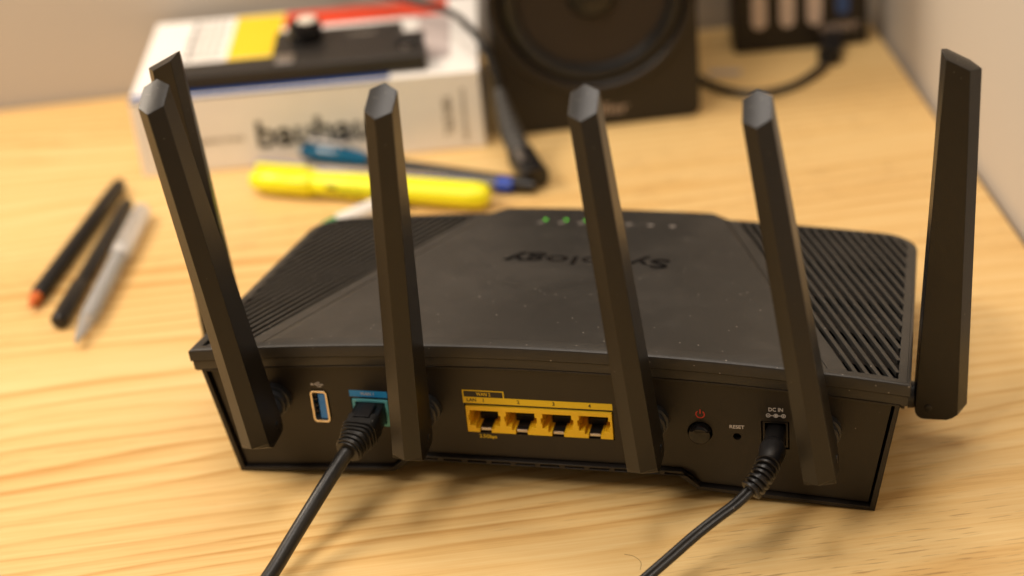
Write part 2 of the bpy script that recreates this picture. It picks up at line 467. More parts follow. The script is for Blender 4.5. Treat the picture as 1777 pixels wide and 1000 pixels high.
# vent wings: frame, slats, tray
def strip_ring(outer, inner, dz, th):
    """closed ring between two equal-length loops following the lid surface"""
    n = len(outer); V = []
    for P, z in ((outer, dz), (inner, dz), (inner, dz - th), (outer, dz - th)):
        V += [(x, y, T(x, y) + z) for x, y in P]
    F = []
    for j in range(n):
        q = (j + 1) % n
        for a, b in ((0, 1), (1, 2), (2, 3), (3, 0)):
            F.append((a * n + j, a * n + q, b * n + q, b * n + j))
    return V, F
def lerp_pts(a, b, n): return [(a[0] + (b[0] - a[0]) * i / n, a[1] + (b[1] - a[1]) * i / n) for i in range(n)]
D0, D1, XR = 0.6, 146.6, 133.6
SL = 0.385
def xs(d, off=0): return 116.2 + off - SL * d
slat_me = {}
for sgn in (1, -1):
    o_ = lerp_pts((109.6, -1.6), (136.6, -1.6), 6) + lerp_pts((136.6, -1.6), (134.9, 134), 14)
    for i in range(6):
        t = radians(90 * i / 6); o_.append((120.4 + 14.5 * cos(t), 134 + 14.4 * sin(t)))
    o_ += lerp_pts((120.4, 148.4), (53.5, 149.8), 12) + lerp_pts((53.5, 149.8), (109.6, -1.6), 14)
    i_ = lerp_pts((xs(D0), D0), (XR, D0), 6) + lerp_pts((XR, D0), (XR - 1.5, 133), 14)
    for i in range(6):
        t = radians(90 * i / 6); i_.append((XR - 1.5 - 13.0 + 13.0 * cos(t), 133 + 13.4 * sin(t)))
    i_ += lerp_pts((XR - 14.5, 146.4), (xs(D1), D1), 12) + lerp_pts((xs(D1), D1), (xs(D0), D0), 14)
    o_ = [(x * sgn, y) for x, y in o_]; i_ = [(x * sgn, y) for x, y in i_]
    V, F = strip_ring(o_, i_, 0.0, 2.6)
    mk('vent_frame', V, F, M_LID, RO)
    def xr_at(d):
        base = XR - 1.5 * max(0, d) / 133
        if d > 133:
            q = min(1, (d - 133) / 13.4); return XR - 14.5 + 13.0 * sqrt(max(0, 1 - q * q))
        return base
    for k in range(17):
        xa = 118.35 + 4.15 * k                        # x of the slat's left edge at d=0
        pts = []
        d_start = max(D0 - 1.0, (xa + 2.05 - (XR + 0.9)) / SL)
        d_end = D1 + 1.0
        # keep inside the rounded corner
        while d_end > d_start and xa + 1.0 - SL * d_end > xr_at(min(d_end, 146.3)) + 0.8: d_end -= 1.0
        if d_end - d_start < 4: continue
        m_ = 8; V = []; F = []
        for i in range(m_ + 1):
            d = d_start + (d_end - d_start) * i / m_
            x0 = xa - SL * d; x1 = x0 + 1.75
            for (x, z) in ((x0, -0.28), (x0 + 0.25, -0.12), (x1 - 0.25, -0.12), (x1, -0.28), (x1, -2.2), (x0, -2.2)):
                V.append((x * sgn, d, T(x, d) + z))
        for i in range(m_):
            for j in range(6):
                a = i * 6 + j; b = i * 6 + (j + 1) % 6
                F.append((a, b, b + 6, a + 6))
        F.append((0, 1, 2, 3, 4, 5)); F.append(tuple(m_ * 6 + j for j in range(6)))
        mk('vent_slat', V, F, M_LID, RO)
    # tray bands under the slats and the void below
    V = []; F = []
    for a, b in ((19, 35), (47, 64), (80, 100), (118, 148)):
        for i in range(4):
            d = a + (b - a) * i / 3; 
            for j in range(7):
                x = (xs(d) - 2) + (136 - xs(d) + 0) * j / 6
                V.append((x * sgn, d, T(x, d) - 5.0))
        o0 = len(V) - 28
        for i in range(3):
            for j in range(6): F.append((o0 + i * 7 + j, o0 + i * 7 + j + 1, o0 + (i + 1) * 7 + j + 1, o0 + (i + 1) * 7 + j))
    mk('vent_tray', V, F, M_TRAY, RO)
    V = []; F = []
    for i in range(7):
        d = -1 + 150 * i / 6
        for j in range(7):
            x = (xs(d) - 8) + (134 - xs(d) + 6) * j / 6
            V.append((x * sgn, d, T(x, d) - 8.5))
    for i in range(6):
        for j in range(6): F.append((i * 7 + j, i * 7 + j + 1, (i + 1) * 7 + j + 1, (i + 1) * 7 + j))
    mk('vent_floor', V, F, M_VOID, RO)

# lid lettering, status lights
def on_lid(o, x, d, dz=0.42):
    slope_d = (T(x, d + 1) - T(x, d)); slope_x = (T(x + 1, d) - T(x, d))
    nrm = Vector((-slope_x, -slope_d, 1)).normalized()
    yv = Vector((0, -1, 0)); yv = (yv - nrm * yv.dot(nrm)).normalized(); xv = yv.cross(nrm)
    m_ = Matrix((xv, yv, nrm)).transposed().to_4x4(); m_.translation = Vector((x, d, T(x, d) + dz)) * MM
    o.matrix_local = m_
word = text('raised_lettering', 'Synology', 14.2, (0, 0, 0), (0, 0, 0), M_GLOSS, RO, 0.06, bold=0.12, width=70)
on_lid(word, 2.5, 90.5, 0.46)
for i, x in enumerate((-26.0, -16.7, -7.6, 2.4, 12.2, 21.8, 31.4)):
    if i < 3:
        V, F = lathe([(0.8, 0), (0.8, 0.2), (0.6, 0.3), (0.05, 0.35)], 'z', 14)
        o = mk('status_light', V, F, M_LED, RO, smooth='angle'); on_lid(o, x, 140.4)
    ic = MB()
    if i == 0: ic.box(-1.5, 1.5, -0.3, 0.3, 0, .06).box(-.3, .3, -1, 1, 0, .05)
    elif i in (1, 2, 4): ic.box(-1.6, 1.6, -0.9, -0.3, 0, .06).box(-1.0, 1.0, -.1, .3, 0, .06).box(-.4, .4, .5, .9, 0, .06)
    else: ic.box(-1.2, 1.2, -0.8, 0.7, 0, .06)
    o = ic.build('status_icon', M_ICON, RO); on_lid(o, x + (-1.6 if i < 3 else 0), 136.8)

# --- ports and prints on the rear panel (panel face at y = 0, looking along +y)
FR = (radians(90), 0, 0)
# usb
ring_o = [(-91.4, 26.6), (-90.6, 25.3), (-85.4, 25.3), (-84.6, 26.6), (-84.6, 38.7), (-85.4, 39.9), (-90.6, 39.9), (-91.4, 38.7)]
ring_i = [(-90.7, 26.9), (-90.2, 26.1), (-85.8, 26.1), (-85.3, 26.9), (-85.3, 38.4), (-85.8, 39.1), (-90.2, 39.1), (-90.7, 38.4)]
usb = mk('usb_port', *tess_prism([ring_o, ring_i], -0.45, 9), M_METAL, RO, bevel=0.08)
mk('tongue', *tess_prism([rect(-88.4, -85.7, 26.8, 38.4)], 0.1, 8.6), M_USB, usb, bevel=0.15)
mk('socket_back', *tess_prism([rect(-90.8, -85.2, 26, 39.2)], 8.6, 9.2), M_VOID, usb)
for z in (29.5, 32.2, 35.2, 37.2): mk('spring_contact', *tess_prism([rect(-90.25, -89.5, z - .55, z + .55)], 0.9, 2.2), M_BLACK, usb)
# usb trident mark
tm = MB()
def bar2(mb, x0, z0, x1, z1, wd, y=-0.06):
    dx, dz = x1 - x0, z1 - z0; l = sqrt(dx * dx + dz * dz); nx, nz = -dz / l * wd / 2, dx / l * wd / 2
    P = [(x0 + nx, z0 + nz), (x1 + nx, z1 + nz), (x1 - nx, z1 - nz), (x0 - nx, z0 - nz)]
    mb.add([(p[0], y, p[1]) for p in P] + [(p[0], 0.02, p[1]) for p in P], [(0, 1, 2, 3), (4, 7, 6, 5), (0, 4, 5, 1), (1, 5, 6, 2), (2, 6, 7, 3), (3, 7, 4, 0)])
bar2(tm, -90.0, 42.7, -86.2, 42.7, 0.32); bar2(tm, -89.0, 42.7, -87.9, 43.6, 0.28); bar2(tm, -87.9, 43.6, -87.3, 43.6, 0.28)
bar2(tm, -88.6, 42.7, -87.6, 41.8, 0.28); bar2(tm, -87.6, 41.8, -86.9, 41.8, 0.28)
for x, z, r in ((-90.1, 42.7, 0.5), (-87.2, 43.6, 0.34), (-86.8, 41.8, 0.34)): tm.add(*tess_prism([circ(x, z, r, 10)], -0.07, 0.02))
tm.add(*tess_prism([[(-86.3, 42.25), (-85.4, 42.7), (-86.3, 43.15)]], -0.07, 0.02))
tm.build('usb_symbol', M_WHITEP, RO)

mk('port_label', *tess_prism([rect(-75.2, -59.8, 38.1, 40.95)], -0.08, 0.3), M_BLUEP, RO)
text('port_lettering', 'WAN 1', 2.1, (-67.8, -0.12, 39.5), FR, M_WHITEP, RO, 0.03, width=5.4, bold=0.02)
mk('wan_port', *tess_prism([rect(-74.4, -60.0, 25.0, 37.0), rect(-73.2, -61.2, 26.0, 35.9)], -0.5, 10), M_TEAL, RO, bevel=0.15)
mk('port_cavity', *tess_prism([rect(-74, -60.4, 25.4, 36.6)], 9.5, 10.5), M_VOID, RO)

# yellow block
x0b, x1b, zb0, zb1 = -28.7, 28.3, 24.9, 37.0
out = [(x0b, zb1), (x0b, zb0)]
cs = [x0b + 14.25 * (i + 0.5) for i in range(4)]
for c in cs:
    out += [(c - 2.3, zb0), (c - 2.3, 26.6), (c - 3.7, 26.6), (c - 3.7, 28.1), (c - 5.9, 28.1), (c - 5.9, 30.3), (c - 6.3, 30.3), (c - 6.3, 33.0), (c - 5.6, 33.0), (c - 5.6, 35.0),
            (c + 5.6, 35.0), (c + 5.6, 33.0), (c + 6.3, 33.0), (c + 6.3, 30.3), (c + 5.9, 30.3), (c + 5.9, 28.1), (c + 3.7, 28.1), (c + 3.7, 26.6), (c + 2.3, 26.6), (c + 2.3, zb0)]
out += [(x1b, zb0), (x1b, zb1)]
lan = mk('lan_port_block', *tess_prism([out], -0.7, 12.0), M_YEL, RO, bevel=0.12, seg=1)
for c in cs:
    s_ = mk('socket', MB().box(c - 6.4, c + 6.4, 11.8, 12.4, 25.0, 35.4).V, MB().box(0, 1, 0, 1, 0, 1).F, M_VOID, lan)
    mk('latch_slot', *tess_prism([rect(c - 3.6, c + 3.6, 25.2, 26.5)], 1.2, 12), M_VOID, lan)
    mk('wire_guide', *tess_prism([[(c - 3.4, 26.5), (c + 3.4, 26.5), (c + 3.4, 29.6), (c - 3.4, 29.6)]], 6.2, 11.8), M_BLACK, lan)
    mk('latch_bar', *tess_prism([rect(c - 2.2, c + 2.2, 25.3, 26.5)], 0.3, 1.2), M_STEEL, lan, bevel=0.3)
    for j in range(2):
        sx = -1 if j == 0 else 1
        mk('guide_rail', *tess_prism([rect(*(sorted((c + sx * 3.9, c + sx * 4.3))), 28.05, 28.5)], 0.2, 11), M_YEL, lan)
mk('port_label', *tess_prism([rect(-29.5, 28.6, 37.9, 40.75)], -0.08, 0.3), M_YELP, RO)
fr = MB()
for r_ in (rect(-29.5, -29.0, 40.75, 43.9), rect(-13.6, -13.1, 40.75, 43.9), rect(-29.0, -13.6, 43.45, 43.9)): fr.add(*tess_prism([r_], -0.08, 0.3))
fr.build('label_outline', M_YELP, RO)
text('port_lettering', 'WAN 2', 2.2, (-21.2, -0.06, 42.1), FR, M_YELP, RO, 0.03, width=5.6, bold=0.03)
text('port_lettering', 'LAN', 2.1, (-26.1, -0.12, 39.35), FR, M_DARKP, RO, 0.03, width=3.7, bold=0.03)
for t_, x in zip('1234', (-21.4, -7.7, 6.0, 19.9)): text('port_lettering', t_, 2.2, (x, -0.12, 39.35), FR, M_DARKP, RO, 0.03, bold=0.03)
text('port_lettering', '2.5Gbps', 2.2, (-21.0, -0.06, 22.7), FR, M_YELP, RO, 0.03, width=6.9, bold=0.03)
text('port_lettering', 'RESET', 2.1, (75.2, -0.06, 33.4), FR, M_WHITEP, RO, 0.03, width=5.5, bold=0.03)
text('port_lettering', 'DC IN', 2.3, (89.7, -0.06, 42.0), FR, M_WHITEP, RO, 0.03, width=5.3, bold=0.03)
# power symbol
ps = MB(); N = 22
arc = [radians(90 + 38 + (360 - 76) * i / N) for i in range(N + 1)]
loop = [(61.7 + 1.75 * cos(a), 38.3 + 1.75 * sin(a)) for a in arc] + [(61.7 + 1.38 * cos(a), 38.3 + 1.38 * sin(a)) for a in reversed(arc)]
ps.add(*tess_prism([loop], -0.08, 0.02)); ps.add(*tess_prism([rect(61.5, 61.9, 38.5, 40.5)], -0.08, 0.02))
ps.build('power_symbol', M_REDP, RO)
# polarity symbol
po = MB()
for dx in (-2.8, 0, 2.8): po.add(*tess_prism([circ(89.7 + dx, 39.4, 0.85, 16), circ(89.7 + dx, 39.4, 0.6, 16)], -0.08, 0.02))
po.add(*tess_prism([circ(89.7, 39.4, 0.42, 12)], -0.08, 0.02))
for a, b in ((87.75, 88.85), (90.55, 91.65)): bar2(po, a, 39.4, b, 39.4, 0.24)
bar2(po, 86.5, 39.4, 87.3, 39.4, 0.2); bar2(po, 92.1, 39.4, 92.9, 39.4, 0.2); bar2(po, 92.5, 39.0, 92.5, 39.8, 0.2)
po.build('polarity_symbol', M_WHITEP, RO)
# dc jack
dj = mk('power_socket', *tess_prism([rect(84.7, 94.1, 25.1, 36.4), rect(85.6, 93.2, 26.0, 35.7)], 0.3, 9), M_PANEL, RO, bevel=0.15)
mk('socket_back', *tess_prism([rect(84.8, 94.0, 25.2, 36.3)], 9, 9.6), M_VOID, dj)

# ---------------------------------------------------------------- antennas
def blade_mesh():
    L_ = 140.5
    def ring(h, W, D, bo, bi, zf=None, cut=0.0):
        # local: outward = -y, outer ridge at y=0, inner ridge at y=D
        pts = [(0, cut), (W / 2, max(bo, cut + 0.6)), (W / 2, D - bi), (0, D), (-W / 2, D - bi), (-W / 2, max(bo, cut + 0.6))]
        return [(x, y, (zf(x, y) if zf else h)) for x, y in pts]
    rings = [ring(-4.6, 10.4, 16.0, 3.4, 0.9, None, 7.2),
             ring(-4.3, 10.9, 17.8, 3.4, 0.9, None, 6.6),
             ring(-3.2, 11.3, 19.4, 3.4, 0.9, None, 4.7),
             ring(-1.6, 11.4, 20.2, 3.4, 0.9, None, 2.2),
             ring(0.0, 11.4, 20.5, 3.5, 1.0),
             ring(30.0, 11.1, 19.1, 3.6, 1.1),
             ring(70.0, 10.7, 17.3, 3.65, 1.2),
             ring(110.0, 10.3, 15.5, 3.7, 1.3)]
    top = lambda x, y: L_ + 0.52 * y - (1.0 if x else 0.0)
    rings.append(ring(0, 9.9, 14.1, 4.0, 1.9, top))
    V = [p for r in rings for p in r]; F = []
    for i in range(len(rings) - 1):
        for j in range(6):
            a = i * 6 + j; b = i * 6 + (j + 1) % 6
            F.append((a, b, b + 6, a + 6))
    F.append((0, 1, 2, 3, 4, 5))
    o = (len(rings) - 1) * 6
    F += [(o, o + 1, o + 2, o + 3), (o, o + 3, o + 4, o + 5)]
    return V, F
def hinge_parts(parent, gap, hz=3.2):
    """swivel knuckle between panel and blade; local y runs from blade inner edge to the router"""
    y0 = 19.0
    prof = [(4.3, y0 - 2), (4.3, y0 + 0.6), (5.2, y0 + 1.0), (5.4, y0 + gap * 0.36), (4.5, y0 + gap * 0.4), (4.5, y0 + gap * 0.46), (5.9, y0 + gap * 0.5), (6.0, y0 + gap * 0.64), (5.3, y0 + gap * 0.67), (5.3, y0 + gap * 0.72), (6.6, y0 + gap * 0.76), (6.6, y0 + gap + 0.4)]
    V, F = lathe(prof, 'y', 28, (0, 0, hz))
    return mk('hinge', V, F, M_HINGE, parent, smooth='angle')
bl_V, bl_F = blade_mesh()
first = None
def antenna(loc, rz, lean, gap, label):
    global first
    if first is None:
        o = mk('antenna', bl_V, bl_F, M_ANT, RO, bevel=0.35, seg=2)
        hinge_parts(o, gap)
        for s_ in (1, -1):
            V, F = lathe([(1.6, 0), (1.6, 0.25), (1.3, 0.4), (0.1, 0.4)], 'x', 14, (0, 0, 0))
            c = mk('pivot_cap', V, F, M_BLACK, o, smooth='angle'); c.location = (s_ * 5.64 * MM, 14.6 * MM, 1.0 * MM)
            if s_ < 0: c.rotation_euler = (0, 0, pi)
        # moulded lips at the blade's foot
        MB().box(-5.6, -4.5, 3.5, 4.6, -1.9, 0.2).box(4.5, 5.6, 3.5, 4.6, -1.9, 0.2).build('foot_lip', M_ANT, o)
        first = o
    else:
        o = first.copy(); COL.objects.link(o); o.parent = RO
        for ch in list(first.children):
            if ch.name.startswith('hinge'): hinge_parts(o, gap); continue
            c = ch.copy(); COL.objects.link(c); c.parent = o
    o['label'] = label
    o.location = (loc[0] * MM, loc[1] * MM, loc[2] * MM)
    o.rotation_euler = (Matrix.Rotation(lean, 3, 'Y') @ Matrix.Rotation(rz, 3, 'Z')).to_euler()
    return o
rear = [((-105.6, 32.6), (-120.4, 171.1), 'rear antenna nearest the left end, leaning left'),
        ((-45.1, 31.6), (-38.5, 172.9), 'rear antenna beside the network plug, nearly upright'),
        ((43.9, 32.3), (31.5, 172.7), 'rear antenna at the right of the yellow ports'),
        ((107.6, 31.8), (88.2, 172.9), 'rear antenna at the right of the power plug, leaning left')]
for (xb_, zb_), (xt_, zt_), lb in rear:
    antenna((xb_, -31.0, zb_), 0.0, atan2(xt_ - xb_, zt_ - zb_), 12.0, lb)
antenna((158.3, 46, 18.0), radians(90), 0.0, 9.0, 'antenna on the right end, broad side to the viewer')
antenna((-155.8, 47, 14.5), radians(-90), 0.0, 9.0, 'antenna on the left end, behind the leftmost rear antenna')

# ---------------------------------------------------------------- network cable (own thing, in the router's frame position)
RM = RO.matrix_basis.copy()
def to_world(p): return Matrix.Rotation(radians(-17.66555), 3, 'Z') @ Vector(p) + Vector((27.169, 581.012, 0))
rzR = radians(-17.66555)
NC = empty('network_cable', (27.169, 581.012, 0), rzR)
tag(NC, 'thick black network cable with ridged plug in the teal port', 'cable')
mk('plug_body', *tess_prism([rrect(-73.0, -61.4, 27.0, 35.6, 0.6, 2)], -13.0, 6.0), M_BLACK, NC, bevel=0.4)
def boot_sec(i, t):
    k = min(1, t * 1.25)
    rx = 6.7 - 1.9 * k ** 1.3; ry = 5.5 - 0.9 * k ** 1.2
    return ring_sec(rx, ry, 20, 4.5 - 2.2 * k)
path = catmull([(-67.2, -9, 31.4), (-67.5, -15, 31.3), (-68.2, -20.5, 30.8), (-69.4, -25.5, 29.9)], 10)
V, F = sweep(path, boot_sec); mk('boot', V, F, M_RUBBER, NC, smooth='angle')
mk('latch_guard', *tess_prism([rrect(-70.6, -63.8, 35.4, 37.4, 0.7, 3)], -12.0, -3.0), M_BLACK, NC, bevel=0.5)
rg = MB()
for q in range(6):
    i0 = 10 + int(q * 3.4); p = path[min(i0, len(path) - 1)]
    t = i0 / (len(path) - 1)
    seg_ = [path[min(i0, len(path) - 2)] + (path[min(i0 + 1, len(path) - 1)] - path[min(i0, len(path) - 2)]).normalized() * s_ for s_ in (-0.75, -0.5, 0.5, 0.75)]
    base = boot_sec(0, t)
    V, F = sweep(seg_, lambda i, tt: [(a * (1.15 if i in (1, 2) else 1.0), b * (1.15 if i in (1, 2) else 1.0)) for a, b in base])
    mk('boot_rib', V, F, M_RUBBER, NC, smooth='angle')
cp = catmull([(-68.0, -20, 30.9), (-70.4, -26.8, 29.0), (-74.0, -32.5, 24.3), (-78.9, -42.5, 17.8), (-83.8, -56.6, 11.6), (-87.9, -73.2, 6.9), (-93.5, -95, 3.6), (-104, -130, 2.95), (-112, -190, 2.95), (-125, -300, 2.95)], 10)
tube('cable_jacket', cp, 2.9, M_RUBBER, NC, 20)

# ---------------------------------------------------------------- power cable
PC = empty('power_cable', (27.169, 581.012, 0), rzR)
tag(PC, 'thin twin-lead black power cable with bent ribbed plug in the DC socket', 'cable')
pp = catmull([(89.4, 6, 30.8), (89.5, -2, 31.2), (89.5, -9, 31.8), (89.4, -15, 32.2), (88.7, -20, 31.8)], 8)
def dsec(i, t):
    r = 3.9 if t < 0.45 else (3.9 + (t - 0.45) * 6 if t < 0.62 else 4.95 - (t - 0.62) * 2.4)
    return ring_sec(r, r, 22, 2.3)
V, F = sweep(pp, dsec); mk('plug_body', V, F, M_BLACK, PC, smooth='angle')
for q in range(4):
    p = Vector((89.5, -8.4 - q * 0.65, 31.9)); V, F = sweep([p, p + Vector((0, -0.3, 0.03))], lambda i, t: ring_sec(4.35, 4.35, 22)); mk('grip_rib', V, F, M_BLACK, PC, smooth='angle')
sp = catmull([(88.9, -18, 32.0), (88.2, -21.5, 31.3), (87.2, -24.5, 30.0), (85.3, -27.7, 28.3), (83.2, -30.3, 26.8)], 12)
V, F = sweep(sp, lambda i, t: ring_sec(3.3 - 0.6 * t, 3.3 - 0.6 * t, 18)); mk('strain_relief', V, F, M_BLACK, PC, smooth='angle')
for q in range(7):
    i0 = int(6 + q * (len(sp) - 10) / 6); tdir = (sp[min(i0 + 1, len(sp) - 1)] - sp[i0 - 1]).normalized()
    r = 4.7 - 0.07 * q
    seg_ = [sp[i0] + tdir * s_ for s_ in (-0.62, -0.4, 0.4, 0.62)]
    V, F = sweep(seg_, lambda i, t: ring_sec(r if i in (1, 2) else r - 0.35, None, 20)); mk('strain_relief_rib', V, F, M_BLACK, PC, smooth='angle')
cpw = catmull([(85.2, -27.8, 28.4), (79.2, -34.1, 24.5), (72.2, -38.9, 20.5), (64.7, -44.3, 16.0), (57.3, -51.6, 12.0), (49.6, -60.2, 8.5), (38, -76, 4.6), (18, -108, 2.0), (-5, -170, 1.5), (-25, -260, 1.5)], 8)
n = len(cpw)
for s_ in (-1, 1):
    off = []
    for i, p in enumerate(cpw):
        tdir = (cpw[min(i + 1, n - 1)] - cpw[max(i - 1, 0)]).normalized()
        side = tdir.cross(Vector((0, 0, 1))).normalized()
        off.append(p + side * 1.12 * s_)
    tube('cable_lead', off, 1.28, M_RUBBER, PC, 14)

# ---------------------------------------------------------------- background things (world mm)
M_COVER = mat('book_cover_white', (0.90, 0.87, 0.83), 0.4)
M_PAGES = mat('book_pages', (0.74, 0.68, 0.58), 0.8)
M_BKY = mat('book_yellow', (0.85, 0.60, 0.02), 0.45)
M_BKR = mat('book_red', (0.70, 0.06, 0.02), 0.45)
M_BKB = mat('book_blue', (0.004, 0.055, 0.25), 0.85, spec=0.15)
M_BKL = mat('book_grey_lilac', (0.55, 0.47, 0.45), 0.5)
M_INK = mat('black_ink', (0.015, 0.015, 0.015), 0.5)
M_INKG = mat('grey_ink', (0.30, 0.26, 0.22), 0.5)
BK = empty('book', (-157.5, 904.0, 0), radians(-3.6))
tag(BK, 'thick white paperback lying under the black gadget, with yellow, red and blue printed cover', 'book')
MB().box(1.5, 183, 1.5, 107, 1.3, 43.2).build('page_block', M_PAGES, BK)
MB().box(0, 185, -0.6, 0.9, 0, 44.6).build('spine', M_COVER, BK, bevel=1.2)
MB().box(0, 185, 0.9, 108, 43.2, 44.6).build('front_cover', M_COVER, BK, bevel=0.4)
MB().box(0, 185, 0.9, 108, 0, 1.3).build('back_cover', M_COVER, BK, bevel=0.4)
MB().box(47, 74.5, 44, 106.5, 44.6, 44.75).build('yellow_stripe', M_BKY, BK)
MB().box(74.8, 168, 84, 107, 44.6, 44.75).build('red_stripe', M_BKR, BK)
MB().box(0.5, 138, 1.0, 6, 44.6, 44.75).build('blue_stripe', M_BKB, BK)
MB().box(0, 138, -0.75, -0.62, 43.0, 44.3).build('blue_stripe', M_BKB, BK)
MB().box(152, 170, 20, 83, 44.6, 44.75).build('lilac_stripe', M_BKL, BK)
text('spine_lettering', 'bauhaus', 21, (99, -0.72, 18.0), FR, M_INK, BK, 0.04, bold=0.55, width=70)
text('spine_lettering', 'magdalena droste', 5, (43, -0.72, 18.0), FR, M_INKG, BK, 0.04, bold=0.06, width=28)
text('spine_lettering', 'TASCHEN', 7, (167, -0.72, 20), (radians(90), radians(-90), 0), M_INKG, BK, 0.04, bold=0.2, width=22)
text('spine_lettering', 'bibliotheca', 4.5, (175, -0.72, 20), (radians(90), radians(-90), 0), M_INKG, BK, 0.04, bold=0.05, width=30)
for q in range(5):
    text('cover_lettering', 'bauhaus', 6, (24 + q * 4.3, 76, 44.66), (0, 0, radians(90)), M_INK if q < 1 else M_INKG, BK, 0.03, bold=0.15 if q < 1 else 0.0, width=54)

GD = empty('camera_rail', (-141, 907.3, 44.8), radians(-3.6))
GD.name = 'clamp_gadget'
tag(GD, 'flat black gadget with a long bar and shiny round knob, lying on the book', 'gadget')
M_GD = mat('satin_black_metal', (0.022, 0.019, 0.017), 0.38)
MB().box(0, 142, 0, 17, 0.0, 9.5).build('bar', M_GD, GD, bevel=1.5)
MB().box(58, 128, 17.2, 56, 0.0, 7.5).build('plate', M_GD, GD, bevel=1.5)
V, F = lathe([(9, 0), (9.5, 1.5), (9.5, 8), (8.5, 10.5), (5, 12), (0.3, 12.4)], 'z', 24, (76, 40, 7.4)); mk('knob', V, F, M_GLOSS, GD, smooth='angle')
V, F = lathe([(5.5, 0), (5.0, 0.8), (0.3, 1.6)], 'z', 20, (78, 38, 19.6)); mk('knob_highlight', V, F, M_PAGES, GD, smooth='angle')  # pale disc imitating the white highlight on top of the glossy knob
MB().box(126, 141, 16, 26, 9.0, 13.0).build('latch', M_GD, GD, bevel=1.0)
V, F = lathe([(2.2, 0), (2.0, 1.2), (0.2, 1.4)], 'z', 14, (131, 12, 9.4)); mk('screw', V, F, M_STEEL, GD, smooth='angle')
MB().box(62, 72, 4, 15, 9.4, 10.6).build('catch', M_STEEL, GD, bevel=0.5)
text('plate_lettering', 'CAM', 7, (106, 42, 7.6), (0, 0, 0), M_INKG, GD, 0.04, width=14)

# black lead draped from the book to the desk
LC = empty('audio_cable', (0, 0, 0)); tag(LC, 'black lead draped over the book beside the speaker, ending in a ribbed plug', 'cable')
LC.location = (38 * MM, 870 * MM, 0)
def rel(P, o): return [(p[0] - o[0], p[1] - o[1], p[2] - o[2]) for p in P]
o3 = (38, 870, 0)
lp = catmull(rel([(-60, 1012, 66), (-30, 985, 62), (-4, 962, 60), (17, 938, 60), (28, 908, 58), (35.0, 896, 44), (36.8, 889, 31), (38.5, 882, 23)], o3), 8)
tube('cable_jacket', lp, 2.0, M_RUBBER, LC, 14)
lp2 = catmull(rel([(36.6, 890, 33), (38.4, 881, 24), (40.6, 869, 16), (43.5, 854, 11)], o3), 10)
V, F = sweep(lp2, lambda i, t: ring_sec((3.2 + 3.0 * min(1, 1.6 * t)) * (1.0 if i % 3 else 0.86), None, 16)); mk('ribbed_sleeve', V, F, mat('grey_rubber', (0.045, 0.042, 0.038), 0.5), LC, smooth='angle')
lp3 = catmull(rel([(43.2, 855, 10.8), (45.5, 846, 8.5), (49, 834, 6.5)], o3), 6)
V, F = sweep(lp3, lambda i, t: ring_sec(7.0, 5.6, 16, 4)); mk('plug_body', V, F, M_BLACK, LC, smooth='angle')
V, F = sweep([Vector(p) for p in rel([(42.5, 852, 14.5), (44.5, 842, 13.0)], o3)], lambda i, t: ring_sec(2.6, 1.6, 12, 4)); mk('metal_contact', V, F, M_STEEL, LC, smooth='angle')

def pen_along(name, a, b, label, cat, group=None):
    """empty at a, x axis pointing to b; returns (empty, length)"""
    v = Vector(b) - Vector(a); e = empty(name, a)
    e.rotation_euler = v.to_track_quat('X', 'Z').to_euler(); tag(e, label, cat, group); return e, v.length
def xl(parent, name, prof, m, sy=1.0, sz=1.0, n=24):
    V, F = lathe(prof, 'x', n); V = [(x, y * sy, z * sz) for x, y, z in V]
    return mk(name, V, F, m, parent, smooth='angle')
M_HL = mat('highlighter_yellow', (0.88, 0.84, 0.012), 0.35)
M_HLC = mat('highlighter_cap_yellow', (0.90, 0.83, 0.012), 0.28)
e, L_ = pen_along('highlighter', (-97.5, 872, 7.2), (24.6, 819.5, 7.2), 'fat yellow highlighter pen with its cap on, lying before the book', 'highlighter')
xl(e, 'barrel', [(5.2, 34), (6.0, 36), (6.8, 60), (7.1, L_ - 12), (6.6, L_ - 5), (4.8, L_ - 1.5), (1.0, L_)], M_HL, 1.1, 0.95)
xl(e, 'cap', [(1.5, 0), (4.5, 1.5), (6.6, 6), (7.4, 14), (7.5, 35), (7.0, 36)], M_HLC, 1.15, 0.95)
o = MB().box(4, 33, -2.2, 2.2, 7.0, 8.9).build('clip', M_HLC, e, bevel=0.8)
mk('printed_mark', *tess_prism([rect(46, 52, 1, 3)], -7.6, -7.4), M_INK, e)
text('barrel_lettering', 'Highlighter', 4.5, (62, -7.65, 1.0), FR, mat('green_ink', (0.12, 0.20, 0.02), 0.5), e, 0.04, width=24)

M_CLEAR = mat('clear_plastic', (0.85, 0.83, 0.82), 0.12, trans=0.85)
M_BLUEPEN = mat('blue_plastic', (0.02, 0.06, 0.40), 0.25)
e, L_ = pen_along('ballpoint_pen', (-94, 889, 4.6), (34.5, 834.5, 4.6), 'clear ballpoint pen with blue end plug, lying just behind the highlighter', 'pen')
xl(e, 'barrel', [(3.4, 4), (4.0, 8), (4.0, L_ - 5)], M_CLEAR, n=6 * 3)
xl(e, 'ink_tube', [(1.3, 2), (1.3, L_ - 20)], M_BLUEPEN, n=10)
xl(e, 'end_plug', [(4.1, L_ - 5.5), (4.3, L_ - 2), (3.6, L_ + 2.5), (0.5, L_ + 3)], M_BLUEPEN)
xl(e, 'cap', [(3.6, -2), (4.4, 2), (4.6, 28)], mat('lilac_plastic', (0.40, 0.40, 0.58), 0.3, trans=0.5))
M_TEALP = mat('teal_translucent_plastic', (0.005, 0.10, 0.20), 0.08, trans=0.15)
e, L_ = pen_along('gel_pen', (-72, 899.5, 6.6), (48.5, 829.5, 4.4), 'dark slim pen with glossy teal cap, pointing at the cable plug', 'pen')
